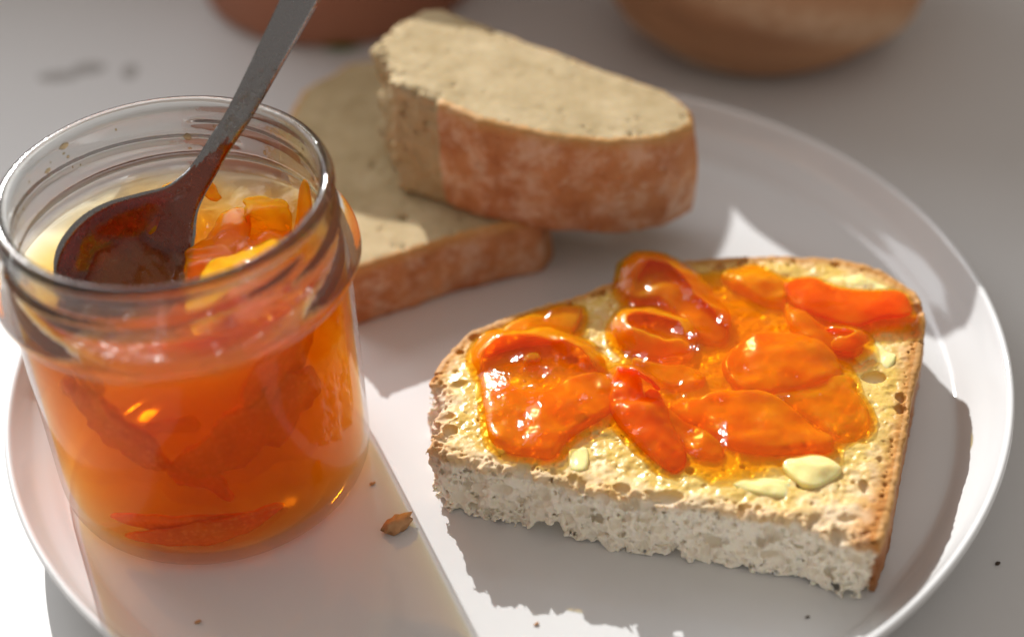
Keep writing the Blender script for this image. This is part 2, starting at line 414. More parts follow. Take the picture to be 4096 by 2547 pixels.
# ------------------------------------------------------------------ bread by solid field
def bread_field(poly, crust_edges, z0fun, z1fun, h, rough_side, rough_top, pores_n, seed, rounding=.12, big_holes=(), bulge=0.0):
    poly = np.asarray(poly, float); sp = poly
    lo = sp.min(0) - .5; hi = sp.max(0) + .5
    xs = np.arange(lo[0], hi[0], h); ys = np.arange(lo[1], hi[1], h)
    X2, Y2 = np.meshgrid(xs, ys, indexing='ij')
    z0 = z0fun(X2, Y2); z1 = z1fun(X2, Y2)
    zs = np.arange(z0.min() - .35, z1.max() + .35, h)
    d2, ei = poly_sd(X2, Y2, sp)
    crust = np.isin(ei, list(crust_edges))
    dc = np.full(X2.shape, 1e9)
    for e in crust_edges:
        p, q = sp[e], sp[(e + 1) % len(sp)]; g = q - p
        t = np.clip(((X2 - p[0]) * g[0] + (Y2 - p[1]) * g[1]) / (g @ g), 0, 1)
        dc = np.minimum(dc, np.hypot(X2 - p[0] - t * g[0], Y2 - p[1] - t * g[1]))
    d2 = d2.astype(np.float32)
    Z = zs[None, None, :].astype(np.float32)
    zc = ((z0 + z1) / 2)[:, :, None]; hz = ((z1 - z0) / 2)[:, :, None]
    a = d2[:, :, None] + rounding; b = np.abs(Z - zc) - hz + rounding
    if bulge: a = a - (bulge * np.where(crust, 1, 0))[:, :, None] * (1 - ((Z - zc) / hz) ** 2)
    F = (np.minimum(np.maximum(a, b), 0) + np.sqrt(np.maximum(a, 0) ** 2 + np.maximum(b, 0) ** 2) - rounding).astype(np.float32)
    band = np.argwhere(np.abs(F) < .42)
    Pt = np.stack([xs[band[:, 0]], ys[band[:, 1]], zs[band[:, 2]]], -1)
    cr = crust[band[:, 0], band[:, 1]]
    dd2 = d2[band[:, 0], band[:, 1]]
    sidew = np.clip(1 + dd2 / .35, 0, 1)                       # 1 at the outline, 0 in the middle of the cut face
    nn = .6 * vnoise(Pt, .85, seed) + .45 * vnoise(Pt, .36, seed + 1) + .40 * vnoise(Pt, .17, seed + 2) + .40 * vnoise(Pt, .088, seed + 3)
    amp = np.where(cr, rough_side * .28, rough_side) * sidew + rough_top * (1 - sidew)
    F[band[:, 0], band[:, 1], band[:, 2]] += (amp * nn).astype(np.float32)
    org = np.array([xs[0], ys[0], zs[0]]); shp = np.array(F.shape)
    r_ = np.random.default_rng(seed)
    # pores: hollow the crumb with small ellipsoids near every cut or torn face
    near = band[(np.abs(F[band[:, 0], band[:, 1], band[:, 2]]) < .1)]
    nc = crust[near[:, 0], near[:, 1]] & (d2[near[:, 0], near[:, 1]] > -.22)
    top = d2[near[:, 0], near[:, 1]] < -.3
    pr = np.where(nc, .03, np.where(top, .10, 1.0)); pr /= pr.sum()
    pick = near[r_.choice(len(near), pores_n, p=pr)]
    pts = [(org + q * h, min(.17, .032 + .022 * r_.pareto(2.4)) * (1 if d2[q[0], q[1]] > -.3 else .7), r_.uniform(.7, 1.5, 3)) for q in pick]
    pts += [(np.array(c), r, np.array(s)) for c, r, s in big_holes]
    for c, r, s in pts:
        rr = r * s; lo_ = np.maximum(((c - rr * 1.3 - org) / h).astype(int), 0); hi_ = np.minimum(((c + rr * 1.3 - org) / h).astype(int) + 2, shp)
        if (hi_ <= lo_).any(): continue
        g = [np.arange(lo_[k], hi_[k]) * h + org[k] - c[k] for k in range(3)]
        q = np.sqrt((g[0][:, None, None] / rr[0]) ** 2 + (g[1][None, :, None] / rr[1]) ** 2 + (g[2][None, None, :] / rr[2]) ** 2)
        w = F[lo_[0]:hi_[0], lo_[1]:hi_[1], lo_[2]:hi_[2]]
        np.maximum(w, ((1 - q) * r).astype(np.float32), out=w)
    F[0] = F[-1] = 1; F[:, 0] = F[:, -1] = 1; F[:, :, 0] = F[:, :, -1] = 1
    V, Q = surface_nets(F, org, h)
    i = np.clip(((V[:, 0] - xs[0]) / h).astype(int), 0, len(xs) - 1); j = np.clip(((V[:, 1] - ys[0]) / h).astype(int), 0, len(ys) - 1)
    return V, Q, d2[i, j], crust[i, j], (z0[i, j], z1[i, j]), dc[i, j]

def keep_big(V, Q):
    """drop loose floating specks (small connected pieces)"""
    n = len(V); lab = np.arange(n)
    for _ in range(200):
        m = lab[Q].min(1); new = lab.copy()
        np.minimum.at(new, Q.ravel(), np.repeat(m, 4)); new = new[new]
        if (new == lab).all(): break
        lab = new
    big = np.bincount(lab).argmax()
    ok = (lab == big)[Q].all(1)
    return Q[ok]
def submesh(V, Q, mask, attrs):
    q = Q[mask]; u, inv = np.unique(q, return_inverse=True)
    return V[u], inv.reshape(q.shape), {k: a[u] for k, a in attrs.items()}

TOP = 2.5
TOAST = [(-1.55, -0.95), (-0.91, -0.05), (0.34, 0.62), (2.13, 1.30), (3.23, 1.86), (4.87, 2.36), (6.98, 2.34), (8.53, 2.06), (9.48, 1.5),
         (10.10, 0.61), (10.14, -0.36), (9.93, -1.13), (9.27, -3.01), (8.74, -4.63), (8.12, -6.45), (7.66, -7.52),
         (7.2, -7.55), (6.06, -6.92), (4.34, -6.38), (2.56, -5.93), (0.32, -5.05), (-1.3, -4.38), (-1.78, -4.05),
         (-1.62, -3.5), (-1.72, -2.9), (-1.5, -2.4), (-1.92, -1.80), (-1.75, -1.4)]
JELLY = [(-0.62, -0.94), (-0.13, -0.33), (1.12, 0.56), (1.86, 0.69), (1.88, 0.07), (1.66, -0.66), (2.15, -1.34), (2.61, -1.47), (2.58, -0.37), (2.94, 0.36), (2.91, 1.43), (3.35, 2.0), (4.04, 2.0), (4.93, 1.65), (5.9, 1.75), (6.79, 1.55), (7.62, 0.98), (8.7, 0.5), (8.76, -0.12), (8.32, -0.83), (7.97, -1.8), (8.16, -2.35), (8.15, -3.46), (7.64, -3.92), (7.13, -4.61), (6.39, -4.71), (6.06, -5.08), (4.89, -5.55), (4.08, -5.45), (3.6, -4.89), (3.06, -4.78), (2.48, -3.77), (1.63, -3.87), (0.87, -4.37), (0.04, -4.15), (-0.44, -3.46), (-0.64, -2.09)]
def build_toast():
    t = thing('toast', 'thick toasted half slice spread with butter and orange marmalade, crust on its outer edges', 'toast', (4.3, -2.6, PZ))
    base = np.array((4.3, -2.6, PZ))
    n = len(TOAST)
    crust_edges = set(range(0, 15)) | {27}
    holes = [((8.46, -2.45, 2.40), .24, (1.25, .9, 1.2)), ((7.6, -5.9, 2.45), .14, (.8, 1.6, 1)), ((-1.15, -1.95, 2.62), .22, (1.2, .8, 1)),
             ((-1.5, -3.0, 2.6), .24, (1.3, .7, 1)), ((0.75, -5.0, .78), .42, (1.0, .9, .75)), ((6.9, -7.1, .85), .25, (.7, 1, 1.1)),
             ((5.95, -6.9, 2.3), .22, (.6, 1, 1.3)), ((7.05, -6.85, 2.6), .20, (1.3, .6, .9)), ((3.3, -5.9, 2.5), .26, (1.6, .7, .8)),
             ((2.2, -1.1, 2.55), .24, (1, 1.3, .8)), ((8.9, -1.9, 2.5), .10, (1.2, 1, 1)), ((6.3, -5.75, 2.4), .16, (1.1, .8, 1))]
    V, Q, d2, cr, (z0, z1), dc = bread_field(TOAST, crust_edges, lambda X, Y: np.full(X.shape, PZ - .0), lambda X, Y: TOP + .09 * np.sin(X * 1.3 + Y * .7) * 0 + 0 * X, .037, .155, .05, 6500, 3, .10, holes)
    Q = keep_big(V, Q)
    V[:, 2] = np.maximum(V[:, 2], PZ)
    up = np.clip((V[:, 2] - (TOP - .28)) / .2, 0, 1)
    nz = vnoise(V, .6, 30) * .5 + vnoise(V, .2, 31) * .4
    edge = np.clip(1 - dc / 1.1, 0, 1)
    toasted = up * np.clip(.85 + .4 * nz, 0, 1)
    brown = np.clip(up * np.clip(edge * 1.9 - .45 + .4 * nz, 0, 1) + np.clip(1.6 - dc / .17, 0, 1) * .9, 0, 1)
    left = np.clip((-1.35 - V[:, 0]) / .4, 0, 1)
    brown = np.clip(np.maximum(brown, left * np.clip((V[:, 2] - 1.5) / .9, 0, 1) * .75 * np.clip(.5 + nz, 0, 1)), 0, 1)
    jd, _ = poly_sd(V[:, 0], V[:, 1], smooth_poly(JELLY, 3))
    wet = up * np.clip(1.25 - jd / 1.5 + .5 * nz, 0, 1) * np.clip(1.0 + d2 * 0 + .3 * nz, 0, 1)
    wet *= np.clip((-d2 - .12) / .35, 0, 1)
    at = dict(toasted=toasted, brown=brown, wet=wet, pale=up * .75)
    fc = dc[Q].mean(1) < .16
    v, q, a = submesh(V, Q, ~fc, at); add('crumb', new_mesh('toast_crumb', rel(v, base), q, a), M['crumb'], t)
    v, q, a = submesh(V, Q, fc, at); o = add('crust', new_mesh('toast_crust', rel(v, base), q, a), M['toast_crust'], t)
    o['label'] = 'browned thin crust around the outer edge'
build_toast()

# ------------------------------------------------------------------ marmalade on the toast
def sweep(path, w, th, side=None, n=36, m=14, tilt=0.0, twist=0.0, seed=1, rough=.05, curl=0.0, power=2.6):
    """a strip with a rounded section: w half-width, th half-thickness along a 3D path (lists are interpolated)"""
    P = spline(path, n); T = np.gradient(P, axis=0); T /= np.linalg.norm(T, axis=1)[:, None]
    u = np.linspace(0, 1, n)
    wi = lambda a: np.interp(u, np.linspace(0, 1, len(a)), a) if isinstance(a, (list, tuple)) else np.full(n, a)
    W_, H_, TL = wi(w), wi(th), wi(tilt) + twist * u
    end = np.clip(np.minimum(u, 1 - u) / .09, 0, 1); end = np.sqrt(1 - (1 - end) ** 2) * .97 + .03
    rings = []
    for k in range(n):
        B = np.cross(T[k], (0, 0, 1)); B /= np.linalg.norm(B) + 1e-9; N = np.cross(B, T[k])
        ca, sa = math.cos(TL[k]), math.sin(TL[k]); B2 = B * ca + N * sa; N2 = N * ca - B * sa
        a = np.linspace(0, 2 * np.pi, m, endpoint=False)
        cx = np.sign(np.cos(a)) * np.abs(np.cos(a)) ** (2 / power); cz = np.sign(np.sin(a)) * np.abs(np.sin(a)) ** (2 / power)
        e = end[k]
        ring = P[k] + (cx[:, None] * W_[k] * e) * B2 + ((cz * H_[k] * (.45 + .55 * e) + curl * cx ** 2 * W_[k])[:, None]) * N2
        rings.append(ring)
    V = np.concatenate(rings)
    for k, (sc, am) in enumerate(((.7, 1.0), (.25, .5))):
        V = V + rough * am * np.stack([vnoise(V, sc, seed * 3 + k), vnoise(V, sc, seed * 3 + k + 50), vnoise(V, sc, seed * 3 + k + 90)], -1)
    F = []
    for k in range(n - 1):
        for j in range(m):
            F.append((k * m + j, k * m + (j + 1) % m, (k + 1) * m + (j + 1) % m, (k + 1) * m + j))
    F.append(tuple(range(m))[::-1]); F.append(tuple((n - 1) * m + j for j in range(m)))
    return V, F
def slab(poly, zb, zt, h=.055, seed=1, dome=.0, rough=.05, rnd=.11, tilt=(0, 0)):
    """a lump with a free outline: rounded prism with a domed, uneven top"""
    sp = smooth_poly(poly, 4); lo = sp.min(0) - .25; hi = sp.max(0) + .25
    xs = np.arange(lo[0], hi[0], h); ys = np.arange(lo[1], hi[1], h); zs = np.arange(zb - .2, zt + dome + .45 + abs(tilt[0]) * 3, h)
    X, Y = np.meshgrid(xs, ys, indexing='ij'); d2, _ = poly_sd(X, Y, sp)
    cx, cy_ = sp.mean(0)
    nn = vnoise(np.stack([X.ravel(), Y.ravel(), 0 * X.ravel()], -1), .55, seed).reshape(X.shape) + .22 * vnoise(np.stack([X.ravel(), Y.ravel(), 0 * X.ravel()], -1), .24, seed + 1).reshape(X.shape)
    top = zt + dome * (1 - np.exp(d2 / .5)).clip(0, 1) + rough * nn * 1.6 + tilt[0] * (X - cx) + tilt[1] * (Y - cy_)
    top = np.where(d2 < 0, top, zt + rough * nn)
    zc = (zb + top) / 2; hz = np.maximum((top - zb) / 2, .06)
    a = (d2 + rnd)[:, :, None]; b = np.abs(zs[None, None, :] - zc[:, :, None]) - hz[:, :, None] + rnd
    F = np.minimum(np.maximum(a, b), 0) + np.sqrt(np.maximum(a, 0) ** 2 + np.maximum(b, 0) ** 2) - rnd
    F[0] = F[-1] = 1; F[:, 0] = F[:, -1] = 1; F[:, :, 0] = F[:, :, -1] = 1
    V, Q = surface_nets(F, (xs[0], ys[0], zs[0]), h)
    return V, Q
def z3(pts, z):
    zz = np.interp(np.linspace(0, 1, len(pts)), np.linspace(0, 1, len(z)), z) if isinstance(z, (list, tuple)) else [z] * len(pts)
    return [(x, y, c) for (x, y), c in zip(pts, zz)]
def build_spread():
    base = np.array((4.3, -2.2, TOP))
    t = thing('marmalade', 'glossy orange marmalade with chunky peel spread over the buttered toast', 'marmalade', base)
    lumps = []
    def strip(pts, z, w, th, m, **kw):
        V, F = sweep(z3(pts, z), w, th, **kw); lumps.append(V); add('peel_strip', new_mesh('peel_strip', rel(V, base), F), M[m], t)
    def chunk(poly, zb, zt, m, **kw):
        V, Q = slab(poly, zb, zt, **kw); lumps.append(V); add('peel_chunk', new_mesh('peel_chunk', rel(V, base), Q), M[m], t)
    # outlines of the slices and chunks as they lie on the toast
    A1 = [(-0.62, -1.24), (-0.39, -0.59), (0.2, -0.04), (0.79, 0.41), (1.44, 0.51), (1.91, 0.42), (1.78, -0.17), (1.36, -0.83), (0.67, -0.87), (0.04, -1.01)]
    A2 = [(-0.6, -1.81), (-0.62, -1.24), (-0.2, -0.7), (0.62, -0.72), (1.36, -0.92), (1.84, -1.25), (2.11, -1.74), (2.16, -2.03)]
    A3 = [(-0.63, -1.81), (-0.17, -1.84), (0.3, -2.43), (0.91, -2.48), (1.41, -2.15), (2.22, -2.03), (2.48, -2.51), (2.38, -3.14), (1.8, -3.62), (1.3, -4.01), (0.92, -4.58), (0.46, -4.5), (-0.06, -4.34), (-0.46, -3.88), (-0.56, -2.91)]
    B = [(3.11, 0.52), (3.08, 1.25), (3.36, 1.86), (3.77, 2.04), (4.33, 1.67), (4.72, 1.11), (4.89, 0.38), (5.21, -0.16), (5.33, -0.76), (5.09, -1.13), (4.61, -0.99), (4.18, -0.27), (3.74, 0.37)]
    C = [(2.63, -0.73), (2.81, 0.04), (3.28, 0.26), (3.9, 0.05), (4.4, -0.58), (4.53, -1.08), (4.22, -1.63), (3.54, -1.67), (2.95, -1.34)]
    Lo = [(2.93, -1.53), (3.53, -1.76), (4.14, -1.81), (4.59, -2.22), (4.42, -2.57), (3.81, -2.62), (3.3, -2.21)]
    Dd = [(5.39, 1.27), (5.7, 1.61), (6.3, 1.67), (6.69, 1.26), (6.94, 0.72), (6.78, 0.12), (6.29, 0.26), (5.84, 0.71)]
    E = [(6.81, 0.73), (7.49, 0.93), (8.0, 0.53), (8.86, 0.3), (9.6, 0.19), (9.75, -0.33), (9.62, -0.67), (8.91, -0.76), (8.25, -0.9), (7.56, -0.55), (7.0, -0.1)]
    F = [(6.78, 0.12), (7.13, -0.11), (7.53, -0.74), (8.23, -1.0), (8.41, -1.4), (8.16, -1.76), (7.62, -1.62), (7.06, -1.29), (6.78, -0.68)]
    G = [(5.0, -1.88), (5.45, -1.25), (6.11, -0.97), (6.97, -1.09), (7.58, -1.52), (7.75, -2.29), (7.25, -2.71), (6.43, -2.91), (5.57, -3.03), (5.2, -2.64)]
    H = [(2.29, -3.13), (2.48, -2.15), (2.89, -1.99), (3.1, -2.38), (3.12, -2.84), (3.57, -3.23), (3.67, -3.94), (3.88, -4.72), (3.71, -5.2), (3.43, -5.18), (3.02, -4.65), (2.61, -3.94)]
    H2 = [(3.12, -2.84), (3.44, -2.72), (3.68, -3.33), (4.26, -3.98), (4.71, -4.61), (4.55, -4.94), (4.0, -4.73), (3.61, -3.93)]
    I = [(3.63, -3.23), (4.37, -3.02), (5.23, -2.87), (5.99, -3.06), (6.46, -3.54), (6.83, -4.18), (7.14, -4.54), (7.0, -4.87), (6.36, -4.86), (5.55, -4.84), (4.88, -4.63), (4.47, -4.17), (3.93, -3.78)]
    J = [(5.99, -3.06), (6.61, -2.56), (7.36, -2.44), (7.96, -2.49), (7.98, -3.04), (8.1, -3.67), (7.98, -4.27), (7.58, -4.58), (7.13, -4.46), (6.77, -3.83)]
    # left cluster: flat slice, curled rind, thick chunk
    chunk(A1, 2.58, 2.74, 'peel_amber', seed=4, dome=.04, rough=.05)
    strip(A2, [2.74, 2.84, 2.92, 2.94, 2.9, 2.86, 2.82, 2.76], [.14, .26, .34, .30, .34, .26, .16], .05, 'peel_amber', tilt=[.9, .6, .4, .7, .5], seed=3, rough=.08, n=48)
    chunk(A3, 2.45, 2.74, 'peel_orange', seed=5, dome=.10, rough=.05, h=.05)
    chunk([(.42, -1.35), (.75, -1.3), (.8, -1.62), (.46, -1.65)], 2.5, 2.82, 'peel_clear', seed=6, dome=.03, rough=.03)
    # red wedge and the curl beside it
    chunk(H, 2.45, 2.78, 'peel_red', seed=8, dome=.12, rough=.08, tilt=(-.04, .03))
    chunk(H2, 2.45, 2.72, 'peel_orange', seed=9, dome=.08, rough=.07)
    strip([(2.55, -2.15), (2.95, -2.35), (3.3, -2.75), (3.5, -2.85)], [2.86, 2.98, 3.04, 2.86], [.16, .24, .2, .1], .05, 'peel_red', tilt=.9, seed=29, rough=.07)
    # long slab in front, dome behind it, amber lobe at right
    chunk(I, 2.45, 2.74, 'peel_orange', seed=11, dome=.10, rough=.07)
    chunk(G, 2.45, 2.76, 'peel_orange', seed=13, dome=.13, rough=.06)
    chunk(J, 2.45, 2.64, 'peel_clear', seed=23, dome=.14, rough=.06)
    # strip along the far right, lifted at its end, and the curled piece below it
    chunk(E, 2.72, 2.86, 'peel_red', seed=15, dome=.04, rough=.04, tilt=(.05, .10))
    chunk(F, 2.45, 2.76, 'peel_orange', seed=16, dome=.08, rough=.06)
    strip([(7.55, -.95), (8.1, -1.1), (8.35, -1.4), (8.05, -1.66), (7.65, -1.5)], [2.80, 2.86, 2.86, 2.80], [.1, .18, .2, .14], .05, 'peel_orange', tilt=.6, seed=18, rough=.06)
    chunk(Dd, 2.45, 2.78, 'peel_amber', seed=17, dome=.10, rough=.08)
    # folded slice at the far edge and the open slice in front of it
    chunk(B, 2.45, 2.84, 'peel_orange', seed=19, dome=.02, rough=.06, tilt=(-.03, .06))
    strip([(3.15, .55), (3.12, 1.25), (3.42, 1.72), (3.80, 1.82), (4.30, 1.48), (4.68, .95), (4.9, .35), (5.2, -.25), (5.25, -.75)], [2.8, 2.96, 3.02, 3.02, 2.98, 2.92, 2.86, 2.8], [.18, .3, .36, .32, .36, .28, .16], .05, 'peel_orange', tilt=[.5, .3, .6, .3], seed=20, rough=.08, n=56)
    chunk(C, 2.45, 2.74, 'peel_clear', seed=21, dome=-.08, rough=.04)
    ring = [(3.58 + .92 * math.cos(a) * .92 - .66 * math.sin(a) * .38, -.72 - .92 * math.cos(a) * .42 - .66 * math.sin(a) * .92) for a in np.linspace(.2, .2 + 2 * math.pi * .97, 13)]
    strip(ring, [2.78, 2.84, 2.90, 2.84, 2.78], [.18, .26, .2, .28, .18], .05, 'peel_amber', tilt=[.4, .8, .5, .7], seed=21, rough=.07, n=64)
    chunk(Lo, 2.45, 2.70, 'peel_amber', seed=22, dome=.08, rough=.06)
    # clear jelly between and over the peel, one wet skin
    h = .05; sp = smooth_poly(JELLY, 3); lo = sp.min(0) - 1.2; hi = sp.max(0) + 1.2
    xs = np.arange(lo[0], hi[0], h); ys = np.arange(lo[1], hi[1], h); zs = np.arange(TOP - .25, TOP + 1.0, h)
    X, Y = np.meshgrid(xs, ys, indexing='ij'); d2, _ = poly_sd(X, Y, sp)
    pp = np.stack([X.ravel(), Y.ravel(), 0 * X.ravel()], -1)
    nn = (.6 * vnoise(pp, .9, 41) + .45 * vnoise(pp, .38, 42) + .07 * vnoise(pp, .17, 43)).reshape(X.shape)
    top = np.where(d2 + .08 * nn < 0, TOP + .10 + .31 * (1 - np.exp(np.minimum(d2, 0) / .35)) + .15 * nn, TOP - .3)
    hm = np.full(X.shape, TOP - .3)
    for L in lumps:
        i = ((L[:, 0] - lo[0]) / h).round().astype(int); j = ((L[:, 1] - lo[1]) / h).round().astype(int)
        for di in (-1, 0, 1):
            for dj in (-1, 0, 1):
                ok = (i + di >= 0) & (i + di < len(xs)) & (j + dj >= 0) & (j + dj < len(ys))
                np.maximum.at(hm, (i[ok] + di, j[ok] + dj), L[ok, 2])
    for _ in range(2):                                          # close small gaps between samples
        q = hm.copy()
        for di, dj in ((1, 0), (-1, 0), (0, 1), (0, -1)): q = np.maximum(q, np.roll(hm, (di, dj), (0, 1)) - .05)
        hm = q
    top = np.maximum(top, hm + .03 + .03 * nn)
    for _ in range(9):
        top = .4 * top + .15 * (np.roll(top, 1, 0) + np.roll(top, -1, 0) + np.roll(top, 1, 1) + np.roll(top, -1, 1))
    top = np.maximum(top, np.where(hm > TOP, hm + .015, TOP - .3))
    G = (zs[None, None, :] - top[:, :, None]) * .8
    F = np.maximum(G, (TOP - .10) - zs[None, None, :]) + 0 * X[:, :, None]
    F[0] = F[-1] = 1; F[:, 0] = F[:, -1] = 1; F[:, :, 0] = F[:, :, -1] = 1
    V, Q = surface_nets(F, (xs[0], ys[0], zs[0]), h)
    add('jelly', new_mesh('spread_jelly', rel(V, base), Q), M['jelly'], t)
build_spread()
def build_butter():
    g = 'butter pieces on the toast'
    spec = [([(5.92, -5.2), (6.26, -4.89), (6.72, -4.92), (7.18, -5.29), (7.06, -5.61), (6.56, -5.89), (6.23, -5.79)], 2.62, .16, 'large curved curl of butter at the front of the marmalade'),
            ([(4.76, -5.68), (5.24, -5.47), (5.91, -5.6), (6.15, -5.94), (6.06, -6.14), (5.39, -6.05)], 2.56, .14, 'long low ridge of butter on the front edge of the toast'),
            ([(1.28, -4.35), (1.46, -4.28), (1.72, -4.3), (1.65, -4.96), (1.3, -4.93)], 2.60, .10, 'small cube of butter under the left chunk of marmalade'),
            ([(8.13, -1.65), (8.47, -1.2), (8.86, -1.14), (9.13, -1.64), (8.9, -2.19), (8.4, -2.19)], 2.55, .13, 'butter lump beside the dark hole near the right crust'),
            ([(7.68, 1.23), (8.42, 1.33), (9.04, 1.12), (9.47, 0.66), (8.62, 0.66), (8.08, 0.88)], 2.53, .09, 'flat smear of butter along the far crust'),
            ([(-.78, -2.0), (-.62, -1.95), (-.55, -3.0), (-.40, -3.75), (-.1, -4.25), (-.3, -4.25), (-.62, -3.8), (-.72, -3.0)], 2.56, .12, 'thin ridge of butter along the left edge of the marmalade'),
            ([(5.4, -6.25), (5.68, -6.22), (5.72, -6.42), (5.45, -6.48)], 2.52, .08, 'tiny drop of butter near the torn front edge')]
    for k, (poly, zt, dome, lab) in enumerate(spec):
        V, Q = slab(poly, 2.38, zt - .05, h=.036, seed=60 + k, dome=dome, rough=.06, rnd=.05)
        c = np.array((*np.mean(poly, 0), 2.42))
        tag(add('butter_piece', new_mesh('butter', rel(V, c), Q), M['butter'], loc=c), lab, 'butter', g)
build_butter()

# ------------------------------------------------------------------ jar
JX, JY, JZ = -6.99, -2.11, PZ + .004
def build_jar():
    base = (JX, JY, JZ)
    jar = thing('glass_jar', 'small open glass jar with threaded neck standing on the plate', 'jar', base)
    outer = [(.001, .16), (2.2, .14), (2.9, .04), (3.2, .0), (3.42, .05), (3.56, .17), (3.63, .36), (3.66, .7)]
    outer += [(3.66 + .04 * t, .7 + 4.75 * t) for t in np.linspace(0, 1, 12)[1:]]
    outer += [(3.69, 5.58), (3.70, 5.68), (3.80, 5.77), (3.93, 5.88), (3.985, 6.02), (3.97, 6.18), (3.88, 6.32), (3.72, 6.42), (3.58, 6.47)]
    outer += [(3.50, 6.54)] + [(3.48, z) for z in np.linspace(6.62, 7.5, 26)] + [(3.48, 7.56)]
    outer += [(3.50, 7.62), (3.56, 7.68), (3.60, 7.76), (3.60, 7.85), (3.55, 7.93), (3.46, 7.97), (3.37, 7.95), (3.30, 7.88), (3.27, 7.78)]
    no = len(outer)
    inner = [(3.26, 7.6), (3.26, 7.2), (3.27, 6.8), (3.32, 6.5), (3.46, 6.32), (3.60, 6.12), (3.60, 5.8), (3.60, 5.4), (3.58, 3.0), (3.57, .8), (3.50, .42), (3.34, .25), (2.9, .20), (.001, .24)]
    prof = outer + inner
    def thread(T, Z, I):
        r = np.zeros(T.shape)
        for s in range(3):
            ph = (T - s * 2 * np.pi / 3 + .9) % (2 * np.pi); L = 2.5
            zt = 6.78 + .50 * ph / L; w = np.clip(ph / .25, 0, 1) * np.clip((L - ph) / .25, 0, 1)
            r += .15 * w * np.exp(-((Z - zt) / .085) ** 2)
        return np.where(I < no, np.where((Z > 6.55) & (Z < 7.6), r, 0), np.where(Z > 6.5, -.25 * 0 * r, 0))
    V, F = lathe(prof, 224, rfun=thread)
    V += .012 * np.stack([vnoise(V, 1.3, 71), vnoise(V, 1.3, 72), 0 * V[:, 0]], -1)
    gb = add('glass_body', new_mesh('jar_glass', V, F), M['glass'], jar)
    gb.data.materials.append(M['glass_body']); gb.data.materials.append(M['glass_wet'])
    jf = np.arange(len(F)) % (len(prof) - 1); pz = np.array(prof)[:, 1]
    low = np.maximum(pz[jf], pz[jf + 1]) < 6.1
    gb.data.polygons.foreach_set('material_index', np.where(low & (jf >= no - 1), 2, np.where(low, 1, 0)).astype(np.int32))
    # smears and drops of marmalade stuck inside the neck
    vr = np.random.default_rng(5)
    n, q = 14, 7; P = []
    for i in range(q + 1):
        ph = math.pi * i / q - math.pi / 2
        for j in range(n):
            t_ = 2 * math.pi * j / n; P.append((.35 * math.cos(ph) * math.cos(t_), math.cos(ph) * math.sin(t_) * (1 + .25 * math.sin(2 * t_ + 1)), math.sin(ph) * (1 + .2 * math.cos(3 * t_))))
    F = [(i * n + j, i * n + (j + 1) % n, (i + 1) * n + (j + 1) % n, (i + 1) * n + j) for i in range(q) for j in range(n)]
    dm = new_mesh('droplet', P, F); dm.materials.append(M['residue'])
    for k in range(64):
        th0 = vr.uniform(0, 2 * math.pi); z0 = vr.uniform(6.62, 7.75); r = min(.13, .022 + .016 * vr.pareto(1.6))
        o = bpy.data.objects.new('droplet', dm); C.objects.link(o); o.parent = jar
        o.location = Vector((3.262 * math.cos(th0), 3.262 * math.sin(th0), z0)) * S
        o.rotation_euler = (0, 0, th0); o.scale = (r, r * vr.uniform(.8, 2.6), r * vr.uniform(.7, 1.4))
    # contents
    mar = thing('jar_marmalade', 'clear orange marmalade with sunken peel filling the glass jar', 'marmalade', (JX, JY, JZ + .24))
    zb = .24
    prof = [(.001, .25), (2.88, .21), (3.325, .26), (3.485, .43), (3.56, .8), (3.57, 3.0), (3.59, 5.4), (3.59, 5.8), (3.585, 6.05)]
    rings = list(np.linspace(1, 0, 30)[:-1])
    n = 160; V, F = lathe(prof, n); k = len(prof)
    V = V.tolist(); F = F.tolist()
    last = [i * k + k - 1 for i in range(n)]
    for rr in rings[1:]:
        cur = []
        for i in range(n):
            t = 2 * math.pi * i / n; x, y = 3.585 * rr * math.cos(t), 3.585 * rr * math.sin(t)
            p = np.array([[x, y, 0.]])
            z = 6.05 - .45 * (1 - rr ** 6) + (.34 * vnoise(p, 1.3, 81)[0] + .2 * vnoise(p, .55, 82)[0] + .06 * vnoise(p, .2, 83)[0]) * (1 - rr ** 8)
            z += .45 * math.exp(-((x - 1.6) ** 2 + (y + .3) ** 2) / 1.5) - .5 * math.exp(-((x + 1.3) ** 2 + (y - .2) ** 2) / 1.6)
            V.append((x, y, z)); cur.append(len(V) - 1)
        for i in range(n): F.append((last[i], last[(i + 1) % n], cur[(i + 1) % n], cur[i]))
        last = cur
    F.append(tuple(last))
    oa = (np.arange(len(V)) >= n * k).astype(float)
    add('jelly', new_mesh('jar_jelly', rel(V, (0, 0, zb)), F, dict(open_air=oa)), M['jar_jelly'], mar)
    def strip(pts, w, th, m, **kw):
        P, F = sweep(pts, w, th, **kw); add('peel_strip', new_mesh('peel_strip', rel(P, (0, 0, zb)), F), M[m], mar)
    def wall_arc(t0, t1, z0, z1, r, bend=.0, n=6):
        out = []
        for u in np.linspace(0, 1, n):
            t = math.radians(t0 + (t1 - t0) * u); rr = r - bend * math.sin(math.pi * u)
            out.append((rr * math.cos(t), rr * math.sin(t), z0 + (z1 - z0) * u + .15 * math.sin(math.pi * u)))
        return out
    # strips lying close behind the front glass (angles: 270 faces the viewer)
    H = math.pi / 2 - .25
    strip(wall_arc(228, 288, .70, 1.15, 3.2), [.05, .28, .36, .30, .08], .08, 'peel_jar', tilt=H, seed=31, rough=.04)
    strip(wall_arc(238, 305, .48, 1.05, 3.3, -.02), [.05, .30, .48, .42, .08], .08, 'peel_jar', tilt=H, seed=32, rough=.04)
    strip(wall_arc(212, 262, 4.1, 2.5, 3.0, .1), [.35, .9, 1.15, .9, .3], .15, 'peel_jar', tilt=H, seed=33, rough=.15)
